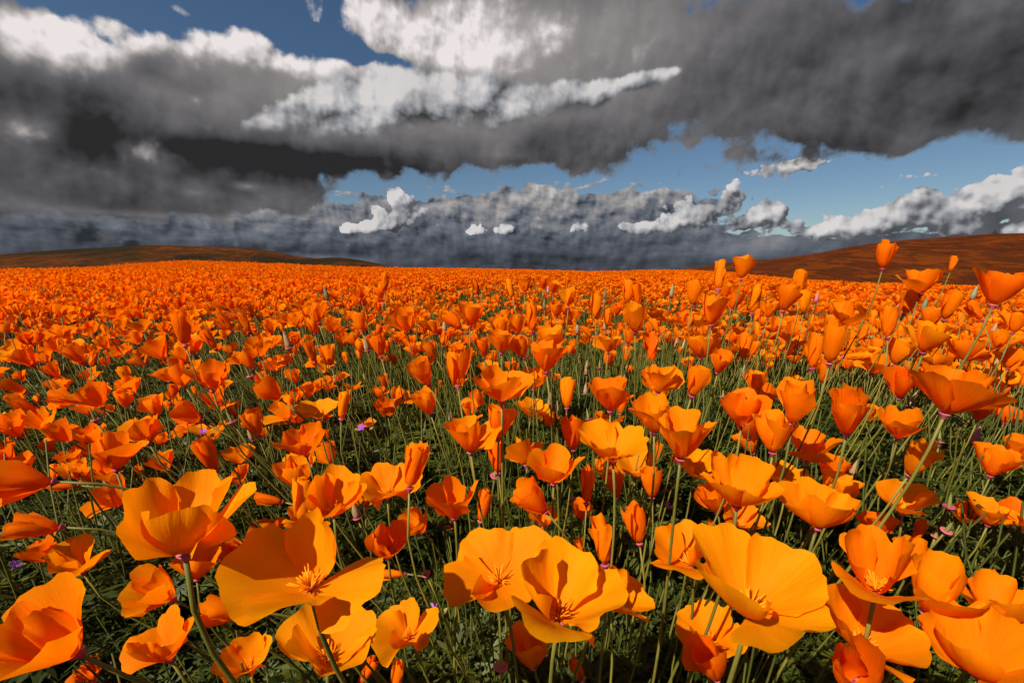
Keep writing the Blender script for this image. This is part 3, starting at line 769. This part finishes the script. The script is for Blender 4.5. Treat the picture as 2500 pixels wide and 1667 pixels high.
for b, nk in zip(BIG, NICK):
    o = poppy(*b, group='poppies crowding the field', wild=1.25); MARKS.append((np.array(o['head']), nk))

ALSO = {  # more landmarks among the many: (label, short name)
 (517,924): ('crumpled red orange poppy like a peony among the wind-bent blooms', 'peony-like crumpled poppy'), (633,850): ('round orange poppy seen from behind, lit through', 'round backlit poppy'),
 (540,748): ('long furled poppy slanting above the crowd beside a stubby furled one', 'long slanting furled poppy'), (777,1005): ('wide golden poppy saucer joined by a furled yellow bloom', 'golden saucer with yellow furled neighbour'),
 (352,1055): ('two-lobed orange poppy with an angular torn lip', 'torn-lipped two-lobed poppy'), (460,1013): ('dark red poppy blown over behind a thick dry stalk', 'dark red blown-over poppy'),
 (280,1110): ('heart-shaped orange poppy with its back to the light', 'heart-shaped poppy'), (60,875): ('ruffled red orange poppy among small leaning blooms', 'ruffled poppy among small blooms'),
 (343,797): ('bright rounded poppy stacked over a darker one', 'bright rounded poppy'), (233,970): ('broad leaning poppy with a shadowed throat', 'broad leaning shadowed poppy'), (70,995): ('slim red orange poppy slanting low over the stalks', 'slim slanting red poppy'),
 (1330,870): ('tall red orange funnel poppy rising over the middle of the crowd', 'tall red funnel poppy'), (1150,771): ('broad orange poppy cup at the edge of the dense bloom', 'broad cup at the dense edge'),
 (1032,915): ('wing-shaped orange poppy spread sideways', 'wing-shaped poppy'), (1609,935): ('fan-shaped orange poppy with one raised petal', 'fan-shaped poppy'), (1487,840): ('shallow orange poppy basin below a rounded cup', 'shallow basin poppy'),
 (1715,847): ('flared orange poppy with a red glowing base', 'flared red-based poppy'), (1737,760): ('broad wavy-topped poppy below the tall flat-topped one', 'broad wavy-topped poppy'), (1844,732): ('bright yellow orange furled poppy column', 'yellow furled column'),
 (1700,932): ('plump orange poppy egg with overlapping petals', 'plump egg-shaped poppy'), (1812,1005): ('angular orange poppy above a knot of bent blooms', 'angular poppy'), (2263,830): ('golden poppy saucer seen side-on', 'golden side-on saucer'),
 (2088,868): ('golden furled poppy lying level on an arched stem', 'level golden furled poppy'), (2198,1038): ('orange poppy with a pointed lip on a slanting stem', 'pointed-lip poppy'), (2240,1124): ('yellow poppy tipped over with one long pointed petal', 'tipped yellow poppy'),
 (2360,862): ('drooping orange poppy with petals hanging apart', 'drooping poppy'), (1351,702): ('orange poppy cup in the far thicket of buds', 'cup in the far thicket'), (930,713): ('orange poppy cup under a lone furled one near the skyline', 'cup under the lone furled poppy'),
}
def beside(p):
    """where a thing stands, told by the nearest of the poppies that have a look of their own"""
    h, nk = min(MARKS, key=lambda q: np.linalg.norm(q[0] - p))
    e = np.asarray(p) - h; back = np.linalg.norm(p[:2]) - np.linalg.norm(h[:2]); n = np.linalg.norm(e)
    rel = 'touching' if n < .05 else 'behind' if back > .6 * n and n < .35 else 'before' if back < -.6 * n else 'beside' if n < .16 else 'well beyond' if back > .5 * n else 'a step aside from'
    if abs(e[2]) > .6 * n and n < .2: rel = 'above' if e[2] > 0 else 'below'
    return f'{rel} the {nk}'

def look(op, tr, hue):
    a = 'furled' if op < .09 else 'slim closed' if op < .21 else 'half-open' if op < .33 else 'cup-shaped' if op < .47 else 'bowl-shaped' if op < .6 else 'wide-open'
    b = 'blown-over' if abs(tr) > 34 else 'wind-bent' if abs(tr) > 12 else 'upright'
    c = 'golden' if hue > .68 else 'orange' if hue > .26 else 'red orange'
    return f'{b} {c} {a} poppy'
MORE = MORE[:300 - len(BIG)]
rest = []
for e in MORE:
    jr = np.random.RandomState(int(e[0] * 11 + e[1]) % 9999)
    o = poppy(e[0], e[1], e[2], float(np.clip(e[3] + jr.normal(0, .03), .02, 1)), e[4] + jr.normal(0, 4), e[5] + jr.normal(2, 9), float(np.clip(e[6] + jr.normal(0, .10), 0, 1)), wild=jr.uniform(1.0, 1.8), group='poppies crowding the field')
    if e[:2] in ALSO: o['label'] = ALSO[e[:2]][0]; MARKS.append((np.array(o['head']), ALSO[e[:2]][1]))
    else: rest.append((o, e))
for o, e in rest: o['label'] = look(e[3], e[4], e[6]) + ' ' + beside(np.array(o['head']))

# ------------------------------------------------------------------ buds, spent collars, purple wildflowers
def bud(px, py, hpx, mat, label, group, tr=0.0, H=.036):
    rng = np.random.RandomState(int(px * 3 + py * 17) % 99999)
    k, d, p, h = place(px, py, hpx, H); Hh = H * k
    axis, right = axis_of(p, tr + math.degrees(lean_of(p[0], p[1])) * .6, 0)
    base = p - axis * Hh * .5
    path, g0 = stem_path(base, axis, right, 9, rng)
    root = bpy.data.objects.new('poppy_bud', None); root.location = g0; root.empty_display_size = .02; link(root)
    B = frame(axis, 0)
    R = Hh * .17
    V, F = lathe([(R * .55, 0), (R * .95, Hh * .10), (R, Hh * .24), (R * .86, Hh * .45), (R * .55, Hh * .70), (R * .22, Hh * .90), (R * .04, Hh)], 12, base - g0, axis)
    link(mesh_obj('bud_cap', V, F, mat, root))
    V, F = lathe([(.0009, -Hh * .14), (R * .5, -Hh * .10), (R * .95, -Hh * .02), (R * 1.30, Hh * .012), (R * 1.22, Hh * .03), (R * .6, Hh * .03)], 12, base - g0, axis)
    Vt, Ft = tube(path - g0, .0011, 6)
    stem = link(mesh_obj('stem', Vt, Ft, M_STEM, root))
    link(mesh_obj('collar', V, F, M_COLLAR, stem))
    tag(root, label.replace('{}', beside(p)), 'poppy bud', group)

TAN = [(1085,793,32),(893,837,40),(1410,797,32),(1433,895,35),(1430,947,32),(1415,873,26),(1477,790,26),(1652,835,30),(1670,840,28),(890,920,26),(1123,1003,38),(1100,1014,35),(1343,974,38),(1360,996,40),(1524,927,30),(1228,1133,40),
       (1217,1198,30),(866,1240,54),(2087,1140,50),(2299,1131,28),(2230,974,40),(2432,887,40),(2427,804,36),(2026,1363,40),(1825,1280,44),(699,828,46),(312,1165,36),(446,1144,38),(610,1060,34),(262,1184,44),(1815,903,30),(1919,838,26),(2098,829,28)]
GREEN = [(1002,1208,34),(1424,1349,44),(2434,837,34),(1789,730,36),(2188,757,30),(2259,741,34),(2380,712,34),(2129,818,28),(795,712,32),(1477,715,22),(1329,741,24),(1641,708,32),(1670,878,26),(980,845,26)]
PINK = [(2384,1061,48),(1995,724,26),(1338,705,20)]
for x, y, h in TAN: bud(x, y, h, M_BUD, 'dull tan pointed poppy bud {}', 'tan pointed poppy buds')
for x, y, h in GREEN: bud(x, y, h, M_BUDGREEN, 'grey green pointed poppy bud {}', 'grey green poppy buds')
for (x, y, h), lb in zip(PINK, ('magenta pointed poppy bud on a long slanting stalk beside the big side-on bowl', 'purplish pointed poppy bud before the rust red hillside', 'small purplish poppy bud rising from the crowded middle')):
    bud(x, y, h, M_BUDPINK, lb, 'reddish poppy buds')

def spent(px, py, wpx):
    rng = np.random.RandomState(int(px * 5 + py * 7) % 99999)
    W = .0115
    k, d, p, h = place(px, py, wpx, W); R = W * k / 2
    axis, right = axis_of(p, rng.uniform(-15, 15) + math.degrees(lean_of(p[0], p[1])) * .5, rng.uniform(-5, 20))
    path, g0 = stem_path(p, axis, right, 9, rng)
    root = bpy.data.objects.new('spent_poppy', None); root.location = g0; root.empty_display_size = .02; link(root)
    V, F = lathe([(R * .2, -R * .9), (R * .42, -R * .5), (R * .6, -R * .12), (R, R * .06), (R * .96, R * .16), (R * .5, R * .10), (R * .3, R * .02)], 14, p - g0, axis)
    link(mesh_obj('collar', V, F, M_COLLAR, root))
    V, F = lathe([(R * .30, 0), (R * .34, R * .5), (R * .30, R * 1.4), (R * .12, R * 2.6), (R * .02, R * 3.2)], 8, p - g0, axis)
    link(mesh_obj('seed_pod', V, F, M_POD, root))
    V, F = tube(path - g0, .0011, 6)
    link(mesh_obj('stem', V, F, M_STEM, root))
    tag(root, 'spent poppy with bare pink ring ' + beside(p), 'spent poppy', 'spent poppies with pink collars')
for q in [(1437,1023,18),(1208,1162,24),(1464,898,14),(1041,1401,22),(1223,1627,36),(488,1175,26),(2293,1079,20),(2165,940,16),(2317,1237,26),(2310,1296,26),(2284,1309,20),(567,1030,24),(233,1025,22),(611,918,18),(1766,969,18),(1397,1217,20)]:
    spent(*q)

def wildflower(px, py, wpx, label):
    rng = np.random.RandomState(int(px + py * 3) % 99999)
    W = .011
    k, d, p, h = place(px, py, wpx, W); R = W * k / 2
    axis, right = axis_of(p, rng.uniform(-30, 30), rng.uniform(10, 50))
    B = frame(axis, rng.uniform(0, 6))
    path, g0 = stem_path(p, axis, right, 9, rng)
    root = bpy.data.objects.new('purple_wildflower', None); root.location = g0; root.empty_display_size = .02; link(root)
    for i in range(5):
        q = i * 2 * math.pi / 5
        c, s = math.cos(q), math.sin(q)
        P2 = [(0, 0), (.35, .22), (.8, .30), (1.05, 0), (.8, -.30), (.35, -.22)]
        V = [np.array([c * a - s * b, s * a + c * b, .28 * a * a + .05]) * R for a, b in P2]
        link(mesh_obj('petal', np.array(V) @ B.T + (p - g0), [(0, 1, 2, 3), (0, 3, 4, 5)], M_PURPLE, root))
    for sd in (-1, 1):
        o = p - axis * R * 1.6 + right * sd * R * 1.5
        V, F = lathe([(R * .1, -R), (R * .42, -R * .5), (R * .5, 0), (R * .35, R * .7), (R * .05, R * 1.2)], 8, o - g0, norm(axis + right * sd * .8))
        link(mesh_obj('sepal_bud', V, F, M_POD, root))
    V, F = tube(path - g0, .0007, 5)
    link(mesh_obj('stem', V, F, M_STEM, root))
    tag(root, label, 'wildflower', 'purple wildflowers between the poppies')
for q in [(884,1043,20,'tiny purple wildflower over green leaves beside leaning poppy stalks'), (497,1054,18,'tiny purple wildflower hanging before a golden poppy'), (1059,1484,26,'purple wildflower tip with green buds beside the four-petalled golden poppy'),
          (2040,1387,10,'speck of purple wildflower deep in shade by the tan bud'), (1144,831,9,'speck of purple wildflower among the crowded middle poppies'), (36,1378,24,'purple wildflower low by the blown-flat tube poppy'), (1629,1232,18,'purple wildflower with green buds above the great four-lobed poppy')]:
    wildflower(*q)

# ------------------------------------------------------------------ scattered field (past counting): one object each
def protos(objs):
    c = bpy.data.collections.new('prototypes')
    for i, o in enumerate(objs):
        c.objects.link(o)
    return c

def scatter(name, pts, rot, scl, pick, coll, label, cat):
    me = bpy.data.meshes.new(name)
    n = len(pts)
    me.vertices.add(n); me.vertices.foreach_set('co', np.asarray(pts, np.float32).ravel())
    a = me.attributes.new('rot', 'FLOAT_VECTOR', 'POINT'); a.data.foreach_set('vector', np.asarray(rot, np.float32).ravel())
    a = me.attributes.new('scl', 'FLOAT', 'POINT'); a.data.foreach_set('value', np.asarray(scl, np.float32))
    a = me.attributes.new('pick', 'INT', 'POINT'); a.data.foreach_set('value', np.asarray(pick, np.int32))
    me.update()
    o = link(bpy.data.objects.new(name, me))
    ng = bpy.data.node_groups.new(name, 'GeometryNodeTree')
    ng.interface.new_socket('Geometry', in_out='INPUT', socket_type='NodeSocketGeometry')
    ng.interface.new_socket('Geometry', in_out='OUTPUT', socket_type='NodeSocketGeometry')
    N = ng.nodes; Lk = ng.links
    gi = N.new('NodeGroupInput'); go = N.new('NodeGroupOutput')
    ip = N.new('GeometryNodeInstanceOnPoints'); ci = N.new('GeometryNodeCollectionInfo')
    ci.inputs['Collection'].default_value = coll; ci.inputs['Separate Children'].default_value = True; ci.inputs['Reset Children'].default_value = True
    def attr(nm, ty):
        q = N.new('GeometryNodeInputNamedAttribute'); q.data_type = ty; q.inputs['Name'].default_value = nm
        return [s for s in q.outputs if s.enabled][0]
    e2r = N.new('FunctionNodeEulerToRotation')
    Lk.new(attr('rot', 'FLOAT_VECTOR'), e2r.inputs[0])
    Lk.new(gi.outputs[0], ip.inputs['Points']); Lk.new(ci.outputs[0], ip.inputs['Instance'])
    ip.inputs['Pick Instance'].default_value = True
    Lk.new(attr('pick', 'INT'), ip.inputs['Instance Index']); Lk.new(e2r.outputs[0], ip.inputs['Rotation']); Lk.new(attr('scl', 'FLOAT'), ip.inputs['Scale'])
    Lk.new(ip.outputs[0], go.inputs[0])
    md = o.modifiers.new('scatter', 'NODES'); md.node_group = ng
    tag(o, label, cat, kind='stuff')
    return o

def merged(name, parts, mats):
    """parts: (V, F, uv or None, tint, material index)"""
    V = []; F = []; UV = []; T = []; MI = []
    for v, f, uv, t, mi in parts:
        o = len(V); V += [tuple(q) for q in np.asarray(v)]
        F += [tuple(o + j for j in q) for q in f]; MI += [mi] * len(f)
        UV += [tuple(q) for q in (uv if uv is not None else [(0, 0)] * len(v))]
        T += [t] * len(v)
    return mesh_obj(name, V, F, None, uv=UV, tint=T, mats=mats, midx=MI)

def small_poppy(rng, op, h, nu, nv, nstem, sides, lean=0.0, origin=(0, 0, 0), tint=None, L=.036):
    parts = []
    tint = rng.beta(2, 2.2) if tint is None else tint
    L = L * rng.uniform(.82, 1.12)
    tr = math.radians(rng.normal(0, 14)); tc = math.radians(rng.normal(8, 14))
    ax = norm([math.sin(tr) + math.sin(lean), -math.sin(tc), 1])
    o = np.asarray(origin, float)
    base = o + np.array([math.tan(lean) * h * .8 + rng.normal(0, .01), rng.normal(0, .012), h])
    B = frame(ax, rng.uniform(0, 6.28))
    for q in range(4):
        V, F, uv = petal(op, L, q, rng, nu, nv, 1.5)
        parts.append((V @ B.T + base, F, uv, tint, 0))
    path = bezier(o, o + np.array([0, 0, h * .5]), base - ax * h * .3, base, nstem)
    V, F = tube(path, .0013, sides, False)
    parts.append((V, F, None, 0, 1))
    return parts

srng = np.random.RandomState(77)
OPS = [.05, .14, .24, .32, .38, .42, .46, .5, .54, .58, .62, .68, .74, .8]
flower_protos = []
for i in range(28):                                   # single blooms for 1.3 to 8 m
    op = OPS[i % len(OPS)]
    flower_protos.append(merged('bloom_%03d' % i, small_poppy(srng, op, srng.uniform(.28, .36), 7, 6, 6, 4), [M_PETAL, M_STEM]))
NPATCH = 8
for i in range(NPATCH):                               # patches of two dozen low-detail blooms for farther off
    parts = []
    for k in range(26):
        x, y = srng.uniform(-.19, .19, 2)
        parts += small_poppy(srng, OPS[srng.randint(3, 14)], srng.uniform(.25, .37), 4, 3, 3, 3, 0.0, (x, y, 0), L=.039)
    flower_protos.append(merged('patch_%03d' % (i + 100), parts, [M_PETAL, M_STEM]))
FC = protos(flower_protos)

heads = np.array([o['head'] for o in COL.objects if 'head' in o])
pts = []; rot = []; scl = []; pick = []
HALF = .95
def sector(n, d0, d1, rng):
    d = np.sqrt(rng.uniform(d0 * d0, d1 * d1, n)); a = rng.uniform(-HALF, HALF, n)
    return d, a, d * np.sin(a), d * np.cos(a)
# single blooms
d, a, x, y = sector(34000, .75, 8.0, srng)
dens = fbm(x * .8 + 11, y * .8 + 5, 3) + .30 * fbm(x * 3, y * 3, 2)
start = np.interp(a, [-.85, -.5, -.25, -.1, .2, .6, .9], [.75, .75, .85, 1.05, 1.1, 1.1, 1.1])
thin = np.interp(a, [-.3, -.05, .3, .9], [0, .12, .10, .10]) * np.interp(d, [1.3, 2.0, 3.0], [1, .8, 0])
zz = ground_z(x, y)
for i in range(len(d)):
    if d[i] < start[i] or srng.rand() < thin[i]: continue
    if dens[i] < .50 and srng.rand() < .62 * np.clip((9 - d[i]) / 4, .3, 1): continue
    z = zz[i]
    pts.append((x[i], y[i], z)); ln = lean_of(x[i], y[i]) * srng.uniform(.35, 1.0) * np.clip(1.6 - d[i] / 8, .5, 1)
    rot.append((srng.normal(0, .10), ln, srng.uniform(-.9, .9))); scl.append(srng.uniform(.80, 1.12) * np.interp(d[i], [.75, 1.6], [.80, 1.0])); pick.append(srng.randint(28))
# the field goes on beside the viewer
HALF = 2.2
d, a, x, y = sector(2600, .38, 4.5, srng)
zz = ground_z(x, y)
for i in range(len(d)):
    if abs(a[i]) < .99: continue
    pts.append((x[i], y[i], zz[i])); rot.append((srng.normal(0, .10), lean_of(x[i], y[i]) * srng.uniform(.3, .9), srng.uniform(-.9, .9))); scl.append(srng.uniform(.80, 1.05)); pick.append(srng.randint(28))
# patches
HALF = 1.25
d, a, x, y = sector(12100, 7.3, 33.0, srng)
zz = ground_z(x, y)
gap = fbm(x * .35 + 3, y * .35 + 8, 3)
for i in range(len(d)):
    if gap[i] < .36 and srng.rand() < .72: continue
    z = zz[i]
    pts.append((x[i], y[i], z)); rot.append((srng.normal(0, .04), lean_of(x[i], y[i]) * .3, srng.uniform(0, 6.28))); scl.append(srng.uniform(.85, 1.12)); pick.append(28 + srng.randint(NPATCH))
scatter('poppy_field', pts, rot, scl, pick, FC, 'dense carpet of orange poppies running back to the skyline', 'poppies')

# feathery leaves and thin stalks
def leaf_parts(rng, origin, head, L, elev):
    """a finely cut poppy leaf: a rib with paired fronds, each ending in narrow lobes"""
    V = []; F = []
    c, s = math.cos(head), math.sin(head)
    def at(t): # along the arching rib
        r = L * t * math.cos(elev * (1 - .5 * t)); z = L * t * math.sin(elev * (1 - .75 * t))
        return np.asarray(origin) + np.array([c * r, s * r, z])
    def lobe(p, dirv, ln, wd):
        dirv = norm(dirv); side = norm(np.cross(dirv, [rng.normal(0, .25), rng.normal(0, .25), 1.0]))
        o = len(V); V.extend([p, p + dirv * ln * .55 + side * wd, p + dirv * ln, p + dirv * ln * .55 - side * wd]); F.append((o, o + 1, o + 2, o + 3))
    rib = [at(t) for t in np.linspace(0, 1, 5)]
    v, f = tube(rib, L * .009, 3, False); o = len(V); V += list(v); F += [tuple(o + j for j in q) for q in f]
    for t in np.linspace(.38, .95, 5):
        p = at(t); fw = norm(at(t + .03) - p); sd = norm(np.cross(fw, [0, 0, 1]))
        for sgn in (-1, 1):
            ln = L * .34 * (1.25 - t) * rng.uniform(.8, 1.2)
            dv = norm(fw * .7 + sd * sgn + np.array([0, 0, rng.uniform(-.1, .35)]))
            q = p + dv * ln
            lobe(p, dv, ln, L * .013)
            for k in (-1, 0, 1):
                lobe(p + dv * ln * .55, dv + np.cross(dv, [0, 0, 1]) * k * .85, ln * .72, L * .020)
    for k in (-1, 0, 1): lobe(at(.95), norm(at(1.0) - at(.9)) + norm(np.cross(at(1.0) - at(.9), [0, 0, 1])) * k * .6, L * .20, L * .020)
    return V, F

leaf_protos = []
for i in range(8):
    parts = []
    for k in range(7):
        ln = srng.uniform(.055, .11)
        V, F = leaf_parts(srng, (srng.normal(0, .01), srng.normal(0, .01), srng.uniform(.0, .03)), srng.uniform(0, 6.28), ln, srng.uniform(.45, 1.25))
        parts.append((V, F, None, 0, 0))
    leaf_protos.append(merged('tuft_%03d' % i, parts, [M_LEAF]))
for i in range(6):                                    # stalk bunches with small side leaves
    parts = []
    for k in range(6):
        h = srng.uniform(.17, .30); o = np.array([srng.normal(0, .025), srng.normal(0, .025), 0])
        e = o + np.array([srng.normal(0, .03), srng.normal(0, .03), h])
        V, F = tube(bezier(o, o + [0, 0, h * .4], e - [srng.normal(0, .02), srng.normal(0, .02), h * .3], e, 6), .0011, 4, False)
        parts.append((V, F, None, 0, 1))
        if k % 2 == 0:
            V, F = leaf_parts(srng, o + (e - o) * srng.uniform(.25, .6), srng.uniform(0, 6.28), srng.uniform(.03, .055), .9)
            parts.append((V, F, None, 0, 0))
    leaf_protos.append(merged('tuft_%03d' % (i + 100), parts, [M_LEAF, M_STALK]))
for i in range(4):                                    # taller leafy tufts for farther off
    parts = []
    for k in range(14):
        V, F = leaf_parts(srng, (srng.normal(0, .03), srng.normal(0, .03), srng.uniform(.02, .12)), srng.uniform(0, 6.28), srng.uniform(.07, .13), srng.uniform(.6, 1.3))
        parts.append((V, F, None, 0, 0))
    leaf_protos.append(merged('tuft_%03d' % (i + 200), parts, [M_LEAF]))
LC = protos(leaf_protos)
pts = []; rot = []; scl = []; pick = []
def sow(n, d0, d1, choose, smin, smax, half=HALF):
    d, a, x, y = sector(n, d0, d1, srng); zz = ground_z(x, y)
    for i in range(n):
        z = zz[i]; ln = lean_of(x[i], y[i])
        pk = choose[srng.randint(len(choose))]
        pts.append((x[i], y[i], z)); pick.append(pk); scl.append(srng.uniform(smin, smax))
        rot.append((srng.normal(0, .15), ln * (.85 if 8 <= pk < 14 else .3) + srng.normal(0, .12), srng.uniform(-.5, .5) if 8 <= pk < 14 else srng.uniform(0, 6.28)))
LOW = list(range(8)); STK = list(range(8, 14)); TALL = list(range(14, 18))
HALF = 2.2
sow(3400, .03, .75, LOW, .8, 1.25)
sow(130, .10, .75, STK, .75, 1.0)
HALF = 1.25
sow(4500, .7, 2.2, LOW + TALL, .85, 1.3)
sow(2100, .6, 2.2, STK + STK + TALL, .8, 1.12)
sow(6400, 2.2, 7.5, TALL + STK, .9, 1.35)
sow(3000, 7.5, 28.0, TALL, 1.2, 1.9)
scatter('foliage', pts, rot, scl, pick, LC, 'feathery green poppy leaves and thin stalks under the blooms', 'foliage')
